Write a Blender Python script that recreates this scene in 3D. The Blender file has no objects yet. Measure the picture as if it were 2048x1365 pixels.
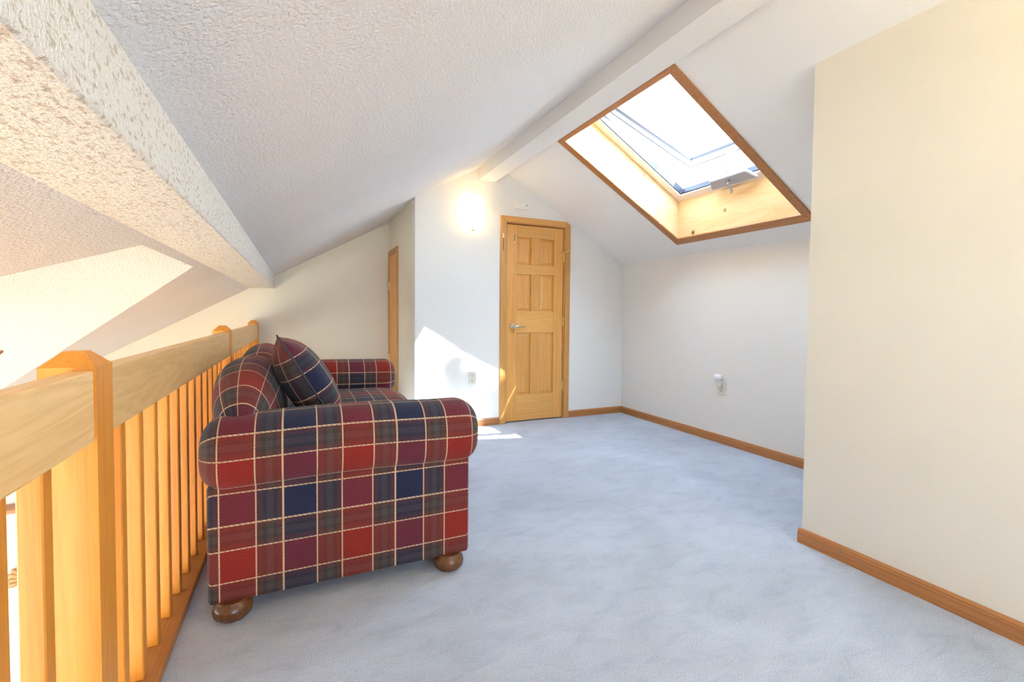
import bpy, bmesh, math, random
from mathutils import Vector, Matrix

random.seed(7)
sc = bpy.context.scene
COL = sc.collection
W, HH = 2048, 1365

# ------------------------------------------------------------------ camera
FPX = 925.73
YAW, PITCH, ROLL, CY = 0.4312, -0.0313, 0.0086, 657.52
CAM = Vector((0, 0, 1.05))
_F = Vector((math.sin(YAW), math.cos(YAW), 0)); _R = Vector((math.cos(YAW), -math.sin(YAW), 0)); _U = Vector((0, 0, 1))
_F2 = _F * math.cos(PITCH) + _U * math.sin(PITCH); _U2 = _U * math.cos(PITCH) - _F * math.sin(PITCH)
_R3 = _R * math.cos(ROLL) + _U2 * math.sin(ROLL); _U3 = _U2 * math.cos(ROLL) - _R * math.sin(ROLL)
cd = bpy.data.cameras.new('camera'); cam = bpy.data.objects.new('camera', cd); COL.objects.link(cam)
M = Matrix(((_R3.x, _U3.x, -_F2.x, CAM.x), (_R3.y, _U3.y, -_F2.y, CAM.y), (_R3.z, _U3.z, -_F2.z, CAM.z), (0, 0, 0, 1)))
cam.matrix_world = M
cd.sensor_fit = 'HORIZONTAL'; cd.sensor_width = 36.0
cd.lens = FPX / W * 36.0
cd.shift_y = -(HH / 2 - CY) / W
cd.clip_start = 0.05; cd.clip_end = 200
sc.camera = cam

# ------------------------------------------------------------------ colour management, world, sun
sc.view_settings.view_transform = 'Standard'
sc.view_settings.look = 'None'
sc.view_settings.gamma = 1.0
sc.view_settings.use_curve_mapping = False
sc.view_settings.exposure = 1.6
sc.cycles.max_bounces = 7
sc.cycles.diffuse_bounces = 5
sc.cycles.adaptive_threshold = 0.03
sc.cycles.use_denoising = True
sc.cycles.use_light_tree = False
sc.cycles.sample_clamp_indirect = 6.0
sc.cycles.caustics_reflective = False
sc.cycles.caustics_refractive = False

wd = bpy.data.worlds.new('sky'); sc.world = wd; wd.use_nodes = True
bg = wd.node_tree.nodes['Background']
bg.inputs[0].default_value = (0.63, 0.805, 1.0, 1)
bg.inputs[1].default_value = 6.4

SUN_DIR = Vector((-0.757, 0.924, -1.319)).normalized()      # travel direction
sl = bpy.data.lights.new('sun', 'SUN'); so = bpy.data.objects.new('sun', sl); COL.objects.link(so)
so.rotation_euler = SUN_DIR.to_track_quat('-Z', 'Y').to_euler()
so.location = (6, -6, 9)
sl.energy = 20.0; sl.angle = math.radians(0.6); sl.color = (1.0, 0.965, 0.90)


# ------------------------------------------------------------------ materials
def new_mat(name):
    m = bpy.data.materials.new(name); m.use_nodes = True
    nt = m.node_tree; b = nt.nodes['Principled BSDF']
    return m, nt, b


def N(nt, t, **kw):
    n = nt.nodes.new(t)
    for k, v in kw.items():
        if k.startswith('i_'):
            key = k[2:]
            key = int(key) if key.isdigit() else key
            n.inputs[key].default_value = v
        else:
            setattr(n, k, v)
    return n


def ramp(nt, stops, interp='LINEAR'):
    r = nt.nodes.new('ShaderNodeValToRGB'); cr = r.color_ramp; cr.interpolation = interp
    while len(cr.elements) < len(stops): cr.elements.new(0.5)
    for e, (p, c) in zip(cr.elements, stops):
        e.position = p; e.color = c if len(c) == 4 else (*c, 1)
    return r


def flat(name, col, rough=0.5, metal=0.0, emit=None, estr=0):
    m, nt, b = new_mat(name)
    b.inputs['Base Color'].default_value = (*col, 1); b.inputs['Roughness'].default_value = rough
    b.inputs['Metallic'].default_value = metal
    tc = N(nt, 'ShaderNodeTexCoord'); no = N(nt, 'ShaderNodeTexNoise', i_Scale=40.0, i_Detail=3.0)
    nt.links.new(tc.outputs['Object'], no.inputs['Vector'])
    rm = N(nt, 'ShaderNodeMapRange'); rm.inputs[3].default_value = max(0.02, rough - .06); rm.inputs[4].default_value = min(1, rough + .06)
    nt.links.new(no.outputs['Fac'], rm.inputs[0]); nt.links.new(rm.outputs[0], b.inputs['Roughness'])
    if emit:
        b.inputs['Emission Color'].default_value = (*emit, 1); b.inputs['Emission Strength'].default_value = estr
    return m


def plaster(name, col, scale, strength, dist=0.004, col2=None, fleck_shade=0.0, rough=0.85):
    m, nt, b = new_mat(name)
    tc = N(nt, 'ShaderNodeTexCoord')
    no = N(nt, 'ShaderNodeTexNoise', i_Scale=scale, i_Detail=3.0, i_Roughness=0.55)
    big = N(nt, 'ShaderNodeTexNoise', i_Scale=1.3, i_Detail=2.0)
    nt.links.new(tc.outputs['Object'], no.inputs['Vector']); nt.links.new(tc.outputs['Object'], big.inputs['Vector'])
    c2 = col2 or tuple(c * .965 for c in col)
    r = ramp(nt, [(0.3, c2), (0.7, col)]); nt.links.new(big.outputs['Fac'], r.inputs[0])
    out = r.outputs[0]
    if fleck_shade:  # brown flecks paint in the tiny shadows of the relief
        v = N(nt, 'ShaderNodeTexNoise', i_Scale=scale * .8, i_Detail=2.0)
        mp = N(nt, 'ShaderNodeMapping'); mp.inputs['Scale'].default_value = (1.0, .6, 1.0)
        nt.links.new(tc.outputs['Object'], mp.inputs['Vector']); nt.links.new(mp.outputs[0], v.inputs['Vector'])
        fr = ramp(nt, [(0.55, (0, 0, 0)), (0.66, (1, 1, 1))]); nt.links.new(v.outputs['Fac'], fr.inputs[0])
        ml = N(nt, 'ShaderNodeMath', operation='MULTIPLY'); ml.inputs[1].default_value = fleck_shade
        nt.links.new(fr.outputs[0], ml.inputs[0])
        mx = N(nt, 'ShaderNodeMix', data_type='RGBA'); mx.inputs[7].default_value = (0.36, 0.25, 0.15, 1)
        nt.links.new(ml.outputs[0], mx.inputs[0]); nt.links.new(out, mx.inputs[6]); out = mx.outputs[2]
    nt.links.new(out, b.inputs['Base Color'])
    b.inputs['Roughness'].default_value = rough
    b.inputs['Specular IOR Level'].default_value = 0.2
    bp = N(nt, 'ShaderNodeBump', i_Strength=strength, i_Distance=dist)
    nt.links.new(no.outputs['Fac'], bp.inputs['Height']); nt.links.new(bp.outputs[0], b.inputs['Normal'])
    return m


def wood(name, c_light, c_dark, axis='z', rough=0.38, across=16.0, along=1.1, knots=False, contrast=1.0):
    m, nt, b = new_mat(name)
    tc = N(nt, 'ShaderNodeTexCoord'); oi = N(nt, 'ShaderNodeObjectInfo')
    ad = N(nt, 'ShaderNodeVectorMath', operation='ADD'); mu = N(nt, 'ShaderNodeVectorMath', operation='SCALE')
    cmb = N(nt, 'ShaderNodeCombineXYZ')
    for k in range(3): nt.links.new(oi.outputs['Random'], cmb.inputs[k])
    mu.inputs['Scale'].default_value = 37.0
    nt.links.new(cmb.outputs[0], mu.inputs[0]); nt.links.new(tc.outputs['Object'], ad.inputs[0]); nt.links.new(mu.outputs[0], ad.inputs[1])
    mp = N(nt, 'ShaderNodeMapping')
    s = {'x': (along, across, across), 'y': (across, along, across), 'z': (across, across, along)}[axis]
    mp.inputs['Scale'].default_value = s
    nt.links.new(ad.outputs[0], mp.inputs['Vector'])
    n1 = N(nt, 'ShaderNodeTexNoise', i_Scale=1.0, i_Detail=4.0, i_Roughness=0.6, i_Distortion=0.8)
    nt.links.new(mp.outputs[0], n1.inputs['Vector'])
    mul = N(nt, 'ShaderNodeMath', operation='MULTIPLY'); mul.inputs[1].default_value = 9.0
    fr = N(nt, 'ShaderNodeMath', operation='PINGPONG'); fr.inputs[1].default_value = 1.0
    nt.links.new(n1.outputs['Fac'], mul.inputs[0]); nt.links.new(mul.outputs[0], fr.inputs[0])
    n2 = N(nt, 'ShaderNodeTexNoise', i_Scale=7.0, i_Detail=3.0)
    nt.links.new(mp.outputs[0], n2.inputs['Vector'])
    mixf = N(nt, 'ShaderNodeMix', data_type='FLOAT'); mixf.inputs[0].default_value = 0.55
    nt.links.new(fr.outputs[0], mixf.inputs[2]); nt.links.new(n2.outputs['Fac'], mixf.inputs[3])
    mid = tuple((a + d) / 2 for a, d in zip(c_light, c_dark))
    r = ramp(nt, [(0.15, c_dark), (0.5, mid), (0.9, c_light)])
    nt.links.new(mixf.outputs[0], r.inputs[0])
    out = r.outputs[0]
    # every board has its own tone
    hv = N(nt, 'ShaderNodeHueSaturation'); mr = N(nt, 'ShaderNodeMapRange'); mr.inputs[3].default_value = 0.93; mr.inputs[4].default_value = 1.07
    nt.links.new(oi.outputs['Random'], mr.inputs[0]); nt.links.new(mr.outputs[0], hv.inputs['Value']); nt.links.new(out, hv.inputs['Color'])
    out = hv.outputs[0]
    if knots:
        vo = N(nt, 'ShaderNodeTexVoronoi', i_Scale=5.0)
        nt.links.new(ad.outputs[0], vo.inputs['Vector'])
        kr = ramp(nt, [(0.075, (1, 1, 1)), (0.14, (0, 0, 0))]); nt.links.new(vo.outputs['Distance'], kr.inputs[0])
        mx = N(nt, 'ShaderNodeMix', data_type='RGBA'); mx.inputs[7].default_value = (0.16, 0.05, 0.015, 1)
        nt.links.new(kr.outputs[0], mx.inputs[0]); nt.links.new(out, mx.inputs[6]); out = mx.outputs[2]
    nt.links.new(out, b.inputs['Base Color'])
    b.inputs['Roughness'].default_value = rough
    bp = N(nt, 'ShaderNodeBump', i_Strength=0.08, i_Distance=0.002)
    nt.links.new(n2.outputs['Fac'], bp.inputs['Height']); nt.links.new(bp.outputs[0], b.inputs['Normal'])
    return m


def carpet_mat():
    m, nt, b = new_mat('carpet')
    tc = N(nt, 'ShaderNodeTexCoord')
    fine = N(nt, 'ShaderNodeTexNoise', i_Scale=230.0, i_Detail=3.0, i_Roughness=0.7)
    mid = N(nt, 'ShaderNodeTexNoise', i_Scale=7.5, i_Detail=6.0, i_Roughness=0.68, i_Distortion=0.7)
    big = N(nt, 'ShaderNodeTexNoise', i_Scale=1.6, i_Detail=3.0, i_Distortion=1.0)
    for n in (fine, big): nt.links.new(tc.outputs['Object'], n.inputs['Vector'])
    mp = N(nt, 'ShaderNodeMapping'); mp.inputs['Scale'].default_value = (0.75, 1.7, 1.0); mp.inputs['Rotation'].default_value = (0, 0, 0.5)
    nt.links.new(tc.outputs['Object'], mp.inputs['Vector']); nt.links.new(mp.outputs[0], mid.inputs['Vector'])
    r = ramp(nt, [(0.30, (0.45, 0.515, 0.64)), (0.47, (0.525, 0.59, 0.72)), (0.7, (0.575, 0.64, 0.765))])
    nt.links.new(mid.outputs['Fac'], r.inputs[0])
    r2 = ramp(nt, [(0.3, (0.86, 0.86, 0.86)), (0.7, (1.06, 1.06, 1.06))]); nt.links.new(big.outputs['Fac'], r2.inputs[0])
    r3 = ramp(nt, [(0.3, (0.70, 0.70, 0.70)), (0.65, (1.14, 1.14, 1.14))]); nt.links.new(fine.outputs['Fac'], r3.inputs[0])
    m1 = N(nt, 'ShaderNodeMix', data_type='RGBA', blend_type='MULTIPLY'); m1.inputs[0].default_value = 1
    m2 = N(nt, 'ShaderNodeMix', data_type='RGBA', blend_type='MULTIPLY'); m2.inputs[0].default_value = 1
    nt.links.new(r.outputs[0], m1.inputs[6]); nt.links.new(r2.outputs[0], m1.inputs[7])
    nt.links.new(m1.outputs[2], m2.inputs[6]); nt.links.new(r3.outputs[0], m2.inputs[7])
    nt.links.new(m2.outputs[2], b.inputs['Base Color'])
    b.inputs['Roughness'].default_value = 0.95; b.inputs['Specular IOR Level'].default_value = 0.1
    b.inputs['Sheen Weight'].default_value = 0.25
    ad = N(nt, 'ShaderNodeMath', operation='MULTIPLY_ADD'); ad.inputs[1].default_value = 2.2
    nt.links.new(mid.outputs['Fac'], ad.inputs[0]); nt.links.new(fine.outputs['Fac'], ad.inputs[2])
    bp = N(nt, 'ShaderNodeBump', i_Strength=0.7, i_Distance=0.006)
    nt.links.new(ad.outputs[0], bp.inputs['Height']); nt.links.new(bp.outputs[0], b.inputs['Normal'])
    return m


def plaid_mat(name='plaid_fabric', gain=1.0):
    """tartan weave: the same colour sequence runs along u and along v (UV in pattern periods)"""
    m, nt, b = new_mat(name)
    uv = N(nt, 'ShaderNodeUVMap'); sp = N(nt, 'ShaderNodeSeparateXYZ'); nt.links.new(uv.outputs[0], sp.inputs[0])
    RED, NAVY, GREY, BRN, GRN = [tuple(min(1, x * gain) for x in c) for c in
        ((0.240, 0.019, 0.013), (0.015, 0.019, 0.052), (0.070, 0.055, 0.055), (0.100, 0.034, 0.030), (0.036, 0.034, 0.034))]
    seq = [(0.0, RED), (0.281, BRN), (0.335, GRN), (0.365, GREY), (0.42, GRN), (0.45, BRN), (0.499, NAVY), (0.781, BRN), (0.835, GRN), (0.865, GREY), (0.92, GRN), (0.95, BRN)]
    fx = []
    cols = []
    for k in (0, 1):
        f = N(nt, 'ShaderNodeMath', operation='FRACT'); nt.links.new(sp.outputs[k], f.inputs[0]); fx.append(f)
        r = ramp(nt, seq, 'CONSTANT'); nt.links.new(f.outputs[0], r.inputs[0]); cols.append(r)
    mix = N(nt, 'ShaderNodeMix', data_type='RGBA'); mix.inputs[0].default_value = 0.46
    nt.links.new(cols[0].outputs[0], mix.inputs[6]); nt.links.new(cols[1].outputs[0], mix.inputs[7])
    # cream lines at the block borders
    hw = 0.0075
    K, Wt = (0, 0, 0), (1, 1, 1)
    lin = [(0, Wt), (hw, K), (0.281 - hw, Wt), (0.281 + hw, K), (0.499 - hw, Wt), (0.499 + hw, K), (0.781 - hw, Wt), (0.781 + hw, K), (1 - hw, Wt)]
    masks = []
    for k in (0, 1):
        r = ramp(nt, lin, 'CONSTANT'); nt.links.new(fx[k].outputs[0], r.inputs[0]); masks.append(r)
    # twill dashes break the cross lines
    sm = N(nt, 'ShaderNodeMath', operation='MULTIPLY_ADD'); sm.inputs[1].default_value = 1.0
    nt.links.new(sp.outputs[0], sm.inputs[0]); nt.links.new(sp.outputs[1], sm.inputs[2])
    tw = N(nt, 'ShaderNodeMath', operation='MULTIPLY'); tw.inputs[1].default_value = 24.0; nt.links.new(sm.outputs[0], tw.inputs[0])
    tf = N(nt, 'ShaderNodeMath', operation='FRACT'); nt.links.new(tw.outputs[0], tf.inputs[0])
    tr = ramp(nt, [(0.0, (0.95, 0.95, 0.95)), (0.6, (0.95, 0.95, 0.95)), (0.66, (0.5, 0.5, 0.5)), (0.95, (0.5, 0.5, 0.5))]); nt.links.new(tf.outputs[0], tr.inputs[0])
    vm = N(nt, 'ShaderNodeMath', operation='MULTIPLY'); nt.links.new(masks[1].outputs[0], vm.inputs[0]); nt.links.new(tr.outputs[0], vm.inputs[1])
    um = N(nt, 'ShaderNodeMath', operation='MULTIPLY'); nt.links.new(masks[0].outputs[0], um.inputs[0]); um.inputs[1].default_value = 0.92
    mxm = N(nt, 'ShaderNodeMath', operation='MAXIMUM'); nt.links.new(um.outputs[0], mxm.inputs[0]); nt.links.new(vm.outputs[0], mxm.inputs[1])
    mc = N(nt, 'ShaderNodeMix', data_type='RGBA'); mc.inputs[7].default_value = (0.58, 0.41, 0.26, 1)
    nt.links.new(mxm.outputs[0], mc.inputs[0]); nt.links.new(mix.outputs[2], mc.inputs[6])
    # woven variation
    tc = N(nt, 'ShaderNodeTexCoord')
    mp = N(nt, 'ShaderNodeMapping'); mp.inputs['Scale'].default_value = (130, 130, 1); nt.links.new(uv.outputs[0], mp.inputs[0])
    no = N(nt, 'ShaderNodeTexNoise', i_Scale=1.0, i_Detail=2.0); nt.links.new(mp.outputs[0], no.inputs['Vector'])
    r3 = ramp(nt, [(0.3, (0.72, 0.72, 0.72)), (0.7, (1.25, 1.25, 1.25))]); nt.links.new(no.outputs['Fac'], r3.inputs[0])
    # herringbone ribs
    zz = N(nt, 'ShaderNodeMath', operation='PINGPONG'); zz.inputs[1].default_value = 0.07; nt.links.new(sp.outputs[0], zz.inputs[0])
    ha = N(nt, 'ShaderNodeMath', operation='ADD'); nt.links.new(zz.outputs[0], ha.inputs[0]); nt.links.new(sp.outputs[1], ha.inputs[1])
    hm = N(nt, 'ShaderNodeMath', operation='MULTIPLY'); hm.inputs[1].default_value = 200.0; nt.links.new(ha.outputs[0], hm.inputs[0])
    hs = N(nt, 'ShaderNodeMath', operation='SINE'); nt.links.new(hm.outputs[0], hs.inputs[0])
    hr = N(nt, 'ShaderNodeMapRange'); hr.inputs[1].default_value = -1; hr.inputs[2].default_value = 1; hr.inputs[3].default_value = 0.86; hr.inputs[4].default_value = 1.1
    nt.links.new(hs.outputs[0], hr.inputs[0])
    m1 = N(nt, 'ShaderNodeMix', data_type='RGBA', blend_type='MULTIPLY'); m1.inputs[0].default_value = 1
    nt.links.new(mc.outputs[2], m1.inputs[6]); nt.links.new(r3.outputs[0], m1.inputs[7])
    m2 = N(nt, 'ShaderNodeMix', data_type='RGBA', blend_type='MULTIPLY'); m2.inputs[0].default_value = 1
    nt.links.new(m1.outputs[2], m2.inputs[6]); nt.links.new(hr.outputs[0], m2.inputs[7])
    nt.links.new(m2.outputs[2], b.inputs['Base Color'])
    b.inputs['Roughness'].default_value = 0.85; b.inputs['Specular IOR Level'].default_value = 0.25
    b.inputs['Sheen Weight'].default_value = 0.10; b.inputs['Sheen Roughness'].default_value = 0.5
    adh = N(nt, 'ShaderNodeMath', operation='MULTIPLY_ADD'); adh.inputs[1].default_value = 0.4
    nt.links.new(hs.outputs[0], adh.inputs[0]); nt.links.new(no.outputs['Fac'], adh.inputs[2])
    bp = N(nt, 'ShaderNodeBump', i_Strength=0.35, i_Distance=0.0025)
    nt.links.new(adh.outputs[0], bp.inputs['Height']); nt.links.new(bp.outputs[0], b.inputs['Normal'])
    return m


def pane_mat():
    m, nt, b = new_mat('window_glass')
    for n in list(nt.nodes):
        if n.type == 'BSDF_PRINCIPLED': nt.nodes.remove(n)
    out = [n for n in nt.nodes if n.type == 'OUTPUT_MATERIAL'][0]
    tr = N(nt, 'ShaderNodeBsdfTransparent'); tr.inputs[0].default_value = (0.93, 0.95, 0.96, 1)
    gl = N(nt, 'ShaderNodeBsdfGlossy'); gl.inputs['Roughness'].default_value = 0.03
    mx = N(nt, 'ShaderNodeMixShader', i_0=0.05)
    nt.links.new(tr.outputs[0], mx.inputs[1]); nt.links.new(gl.outputs[0], mx.inputs[2])
    nt.links.new(mx.outputs[0], out.inputs[0])
    return m


PAINT = (0.80, 0.785, 0.75)
MAT = dict(
    paint=plaster('wall_paint', PAINT, 160, 0.16, 0.003),
    cream=plaster('warm_light_wall_paint', (0.80, 0.75, 0.64), 160, 0.16, 0.003),  # warm light on the recess and right walls, tinted into their paint
    ceil=plaster('popcorn_ceiling', (0.80, 0.785, 0.79), 125, 0.9, 0.008),
    ceil_smooth=plaster('ceiling_paint', (0.80, 0.785, 0.77), 150, 0.22, 0.004),
    header=plaster('knockdown_texture', (0.83, 0.80, 0.755), 140, 0.9, 0.008, fleck_shade=0.5),
    carpet=carpet_mat(),
    plaid=plaid_mat(),
    glass=pane_mat(),
    oak_x=wood('oak_trim_x', (0.50, 0.225, 0.075), (0.34, 0.125, 0.035), 'x', across=60),
    oak_y=wood('oak_trim_y', (0.50, 0.225, 0.075), (0.34, 0.125, 0.035), 'y', across=60),
    oak_z=wood('oak_trim_z', (0.66, 0.35, 0.105), (0.50, 0.225, 0.055), 'z', across=60),
    fir_x=wood('fir_door_x', (0.80, 0.43, 0.13), (0.64, 0.30, 0.07), 'x', across=60),
    fir_z=wood('fir_door_z', (0.78, 0.40, 0.11), (0.59, 0.26, 0.055), 'z', across=60),
    maple_y=wood('maple_rail_y', (0.88, 0.585, 0.265), (0.72, 0.43, 0.17), 'y', across=20, along=1.6),
    alder_z=wood('alder_post_z', (0.76, 0.315, 0.045), (0.63, 0.235, 0.026), 'z', across=22),
    pine_x=wood('knotty_pine_x', (0.80, 0.58, 0.34), (0.70, 0.45, 0.22), 'x', across=14, knots=True),
    pine_y=wood('knotty_pine_y', (0.80, 0.56, 0.31), (0.70, 0.44, 0.20), 'y', across=14, knots=True),
    frame=flat('skylight_frame', (0.78, 0.70, 0.62), 0.4),
    sash=flat('skylight_sash', (0.20, 0.22, 0.27), 0.35),
    gasket=flat('rubber_gasket', (0.022, 0.027, 0.05), 0.6),
    grey_plastic=flat('crank_housing', (0.36, 0.37, 0.42), 0.4),
    white=flat('white_plastic', (0.80, 0.79, 0.75), 0.4),
    ivory=flat('ivory_plastic', (0.66, 0.63, 0.54), 0.4),
    slot=flat('outlet_slot', (0.03, 0.025, 0.02), 0.6),
    brass=flat('brass', (0.86, 0.60, 0.20), 0.38, 0.75),
    nickel=flat('brushed_nickel', (0.62, 0.56, 0.48), 0.28, 1.0),
    dark_gap=flat('painted_gap_shade', (0.10, 0.05, 0.02), 0.8),  # near-black brown, paints the shade in door gaps and keeper groove
    foot=wood('walnut_foot', (0.17, 0.065, 0.022), (0.08, 0.028, 0.010), 'z', rough=0.25, across=20),
    oakfloor=wood('oak_floor', (0.64, 0.39, 0.175), (0.52, 0.29, 0.115), 'y', across=9),
    window_wood=wood('window_wood', (0.62, 0.36, 0.15), (0.46, 0.22, 0.07), 'z', across=30),
    fan=wood('fan_blade_wood', (0.36, 0.18, 0.08), (0.24, 0.10, 0.04), 'x', across=20),
    ground=plaster('ground_gravel', (0.50, 0.43, 0.34), 6, 0.5, 0.05, (0.42, 0.35, 0.26)),
    leaf=flat('leaf', (0.08, 0.17, 0.04), 0.6),
    bark=flat('bark', (0.12, 0.08, 0.05), 0.9),
    shade=flat('sconce_glass', (0.9, 0.86, 0.78), 0.35, 0, (1.0, 0.72, 0.32), 3.6),
    shade_bright=flat('sconce_glass_bright', (0.9, 0.86, 0.78), 0.35, 0, (1.0, 0.76, 0.28), 17.0),
    frost=flat('frosted_plastic', (0.86, 0.87, 0.9), 0.3),
)

# ------------------------------------------------------------------ mesh helpers
WLOC = {}


def wl(o): return WLOC.get(o.name, Vector((0, 0, 0))) if o else Vector((0, 0, 0))


def thing(name, loc, label=None, cat=None, group=None, kind=None):
    o = bpy.data.objects.new(name, None); COL.objects.link(o); o.location = loc
    o.empty_display_size = 0.1
    WLOC[o.name] = Vector(loc)
    tag(o, label, cat, group, kind)
    return o


def tag(o, label=None, cat=None, group=None, kind=None):
    if label: o['label'] = label
    if cat: o['category'] = cat
    if group: o['group'] = group
    if kind: o['kind'] = kind
    return o


def link_mesh(name, me, parent=None, origin=None, label=None, kind=None):
    """mesh is given in world coordinates; moved to the parent's frame, own origin at `origin`"""
    o = bpy.data.objects.new(name, me); COL.objects.link(o)
    org = Vector(origin) if origin is not None else wl(parent)
    me.transform(Matrix.Translation(-org))
    o.location = org - wl(parent)
    if parent: o.parent = parent
    WLOC[o.name] = org
    if label: o['label'] = label
    if kind: o['kind'] = kind
    return o


def from_bm(name, bm, mat, parent=None, smooth=False, origin=None, label=None, kind=None, angle=None):
    bmesh.ops.recalc_face_normals(bm, faces=bm.faces)
    me = bpy.data.meshes.new(name); bm.to_mesh(me); bm.free()
    me.materials.append(MAT[mat] if isinstance(mat, str) else mat)
    if smooth:
        for p in me.polygons: p.use_smooth = True
        if angle: me.set_sharp_from_angle(angle=math.radians(angle))
    return link_mesh(name, me, parent, origin, label, kind)


def bm_box(bm, x0, x1, y0, y1, z0, z1, bevel=0, seg=1):
    vs = [bm.verts.new((x, y, z)) for x in (x0, x1) for y in (y0, y1) for z in (z0, z1)]
    idx = [(0, 1, 3, 2), (4, 6, 7, 5), (0, 4, 5, 1), (2, 3, 7, 6), (0, 2, 6, 4), (1, 5, 7, 3)]
    fs = [bm.faces.new([vs[i] for i in f]) for f in idx]
    if bevel:
        es = list({e for f in fs for e in f.edges})
        bmesh.ops.bevel(bm, geom=es, offset=bevel, segments=seg, affect='EDGES', profile=0.5)


def box(name, x0, x1, y0, y1, z0, z1, mat, parent=None, bevel=0, seg=1, **kw):
    bm = bmesh.new(); bm_box(bm, x0, x1, y0, y1, z0, z1, bevel, seg)
    return from_bm(name, bm, mat, parent, **kw)


def bm_prism(bm, pts, off):
    """polygon of 3-d points extruded by the vector off"""
    off = Vector(off)
    a = [bm.verts.new(p) for p in pts]; b_ = [bm.verts.new(Vector(p) + off) for p in pts]
    n = len(pts)
    bm.faces.new(a); bm.faces.new(list(reversed(b_)))
    for i in range(n):
        bm.faces.new([a[i], b_[i], b_[(i + 1) % n], a[(i + 1) % n]])


def prism(name, pts, off, mat, parent=None, bevel=0, **kw):
    bm = bmesh.new(); bm_prism(bm, pts, off)
    if bevel:
        bmesh.ops.bevel(bm, geom=list(bm.edges), offset=bevel, segments=1, affect='EDGES')
    return from_bm(name, bm, mat, parent, **kw)


def bm_tube(bm, pts, r, seg=10, caps=True):
    pts = [Vector(p) for p in pts]; rings = []
    rr = r if isinstance(r, (list, tuple)) else [r] * len(pts)
    for i, p in enumerate(pts):
        d = (pts[min(i + 1, len(pts) - 1)] - pts[max(i - 1, 0)]).normalized()
        a = d.orthogonal().normalized() if abs(d.z) > .9 else d.cross(Vector((0, 0, 1))).normalized()
        c = d.cross(a).normalized()
        rings.append([bm.verts.new(p + a * math.cos(t) * rr[i] + c * math.sin(t) * rr[i]) for t in [2 * math.pi * k / seg for k in range(seg)]])
    for i in range(len(rings) - 1):
        for k in range(seg):
            bm.faces.new([rings[i][k], rings[i][(k + 1) % seg], rings[i + 1][(k + 1) % seg], rings[i + 1][k]])
    if caps:
        bm.faces.new(list(reversed(rings[0]))); bm.faces.new(rings[-1])


def tube(name, pts, r, mat, parent=None, seg=10, **kw):
    bm = bmesh.new(); bm_tube(bm, pts, r, seg)
    return from_bm(name, bm, mat, parent, smooth=True, angle=50, **kw)


def lathe(name, center, prof, mat, parent=None, seg=24, sx=1, sy=1, half=None, **kw):
    """prof = [(radius, z)]; revolve about the vertical through center"""
    bm = bmesh.new(); c = Vector(center); rings = []
    for r, z in prof:
        rings.append([bm.verts.new(c + Vector((r * math.cos(2 * math.pi * k / seg) * sx, r * math.sin(2 * math.pi * k / seg) * sy, z))) for k in range(seg)])
    for i in range(len(rings) - 1):
        for k in range(seg):
            bm.faces.new([rings[i][k], rings[i][(k + 1) % seg], rings[i + 1][(k + 1) % seg], rings[i + 1][k]])
    bm.faces.new(list(reversed(rings[0]))); bm.faces.new(rings[-1])
    return from_bm(name, bm, mat, parent, smooth=True, angle=50, **kw)


# ------------------------------------------------------------------ key dimensions (metres)
ML = 0.565                     # left roof pitch
MR = 0.575                     # right roof pitch
XC, YD, YG = 0.919, 4.03, 5.30      # side wall, door wall, far gable
XK, ZK = 3.159, 1.5915              # knee wall
XN, YN = 2.119, 1.361               # near wall corner
YF = -2.7                           # wall behind the camera
XL = -4.4                           # outer wall of the room below
ZB = -2.6                           # floor of the room below
XH, XO = -0.221, -0.475             # header beam faces
ZH = 1.290
def zl(x): return 2.058 + ML * (x - XC)
def zr(x): return ZK + MR * (XK - x)
XRIDGE = (ZK + MR * XK - 2.058 + ML * XC) / (ML + MR)
XRAIL = -0.371
NR = Vector((MR, 0, 1)).normalized()          # up normal of the right roof
def RL(x, y, d): return Vector((x, y, zr(x))) + NR * d


def structure(o): o['kind'] = 'structure'; return o


# ------------------------------------------------------------------ floors
bm = bmesh.new()
bm_prism(bm, [(-0.46, YF, 0), (XN + .1, YF, 0), (XN + .1, YN - .05, 0), (XK + .1, YN - .05, 0), (XK + .1, YD + .1, 0), (XC + .1, YD + .1, 0), (XC + .1, YG + .1, 0), (-0.46, YG + .1, 0)], (0, 0, -0.28))
structure(from_bm('floor', bm, 'carpet'))
structure(box('floor_lower', XL - .1, 3.3, YF - .1, YG + .1, ZB - .2, ZB, 'oakfloor'))
structure(box('ground', -40, 40, -40, 40, ZB - .6, ZB - .45, 'ground'))

# ------------------------------------------------------------------ walls
# door wall, a slab with the doorway notched out of it
DX0, DX1, DZ = 1.790, 2.424, 1.915
bm = bmesh.new()
bm_prism(bm, [(XC, YD, 0), (DX0, YD, 0), (DX0, YD, DZ), (DX1, YD, DZ), (DX1, YD, 0), (XK + .05, YD, 0), (XK + .05, YD, zr(XK + .05) + .05), (XRIDGE, YD, zr(XRIDGE) + .08), (XC, YD, zl(XC) + .05)], (0, 0.11, 0))
structure(from_bm('wall_far', bm, 'paint'))
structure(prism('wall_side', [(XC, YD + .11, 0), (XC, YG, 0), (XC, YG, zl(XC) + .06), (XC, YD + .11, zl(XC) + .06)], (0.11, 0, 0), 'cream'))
structure(prism('wall_closet', [(XC + .11, YD + .8, 0), (XK, YD + .8, 0), (XK, YD + .8, 2.3), (XC + .11, YD + .8, 2.0)], (0, .1, 0), 'paint'))
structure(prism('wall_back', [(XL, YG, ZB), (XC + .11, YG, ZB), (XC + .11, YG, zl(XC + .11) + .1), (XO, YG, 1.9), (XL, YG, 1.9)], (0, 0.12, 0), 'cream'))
structure(box('wall_knee', XK, XK + .11, YN, YD + .11, 0, ZK + .05, 'paint'))
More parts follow.
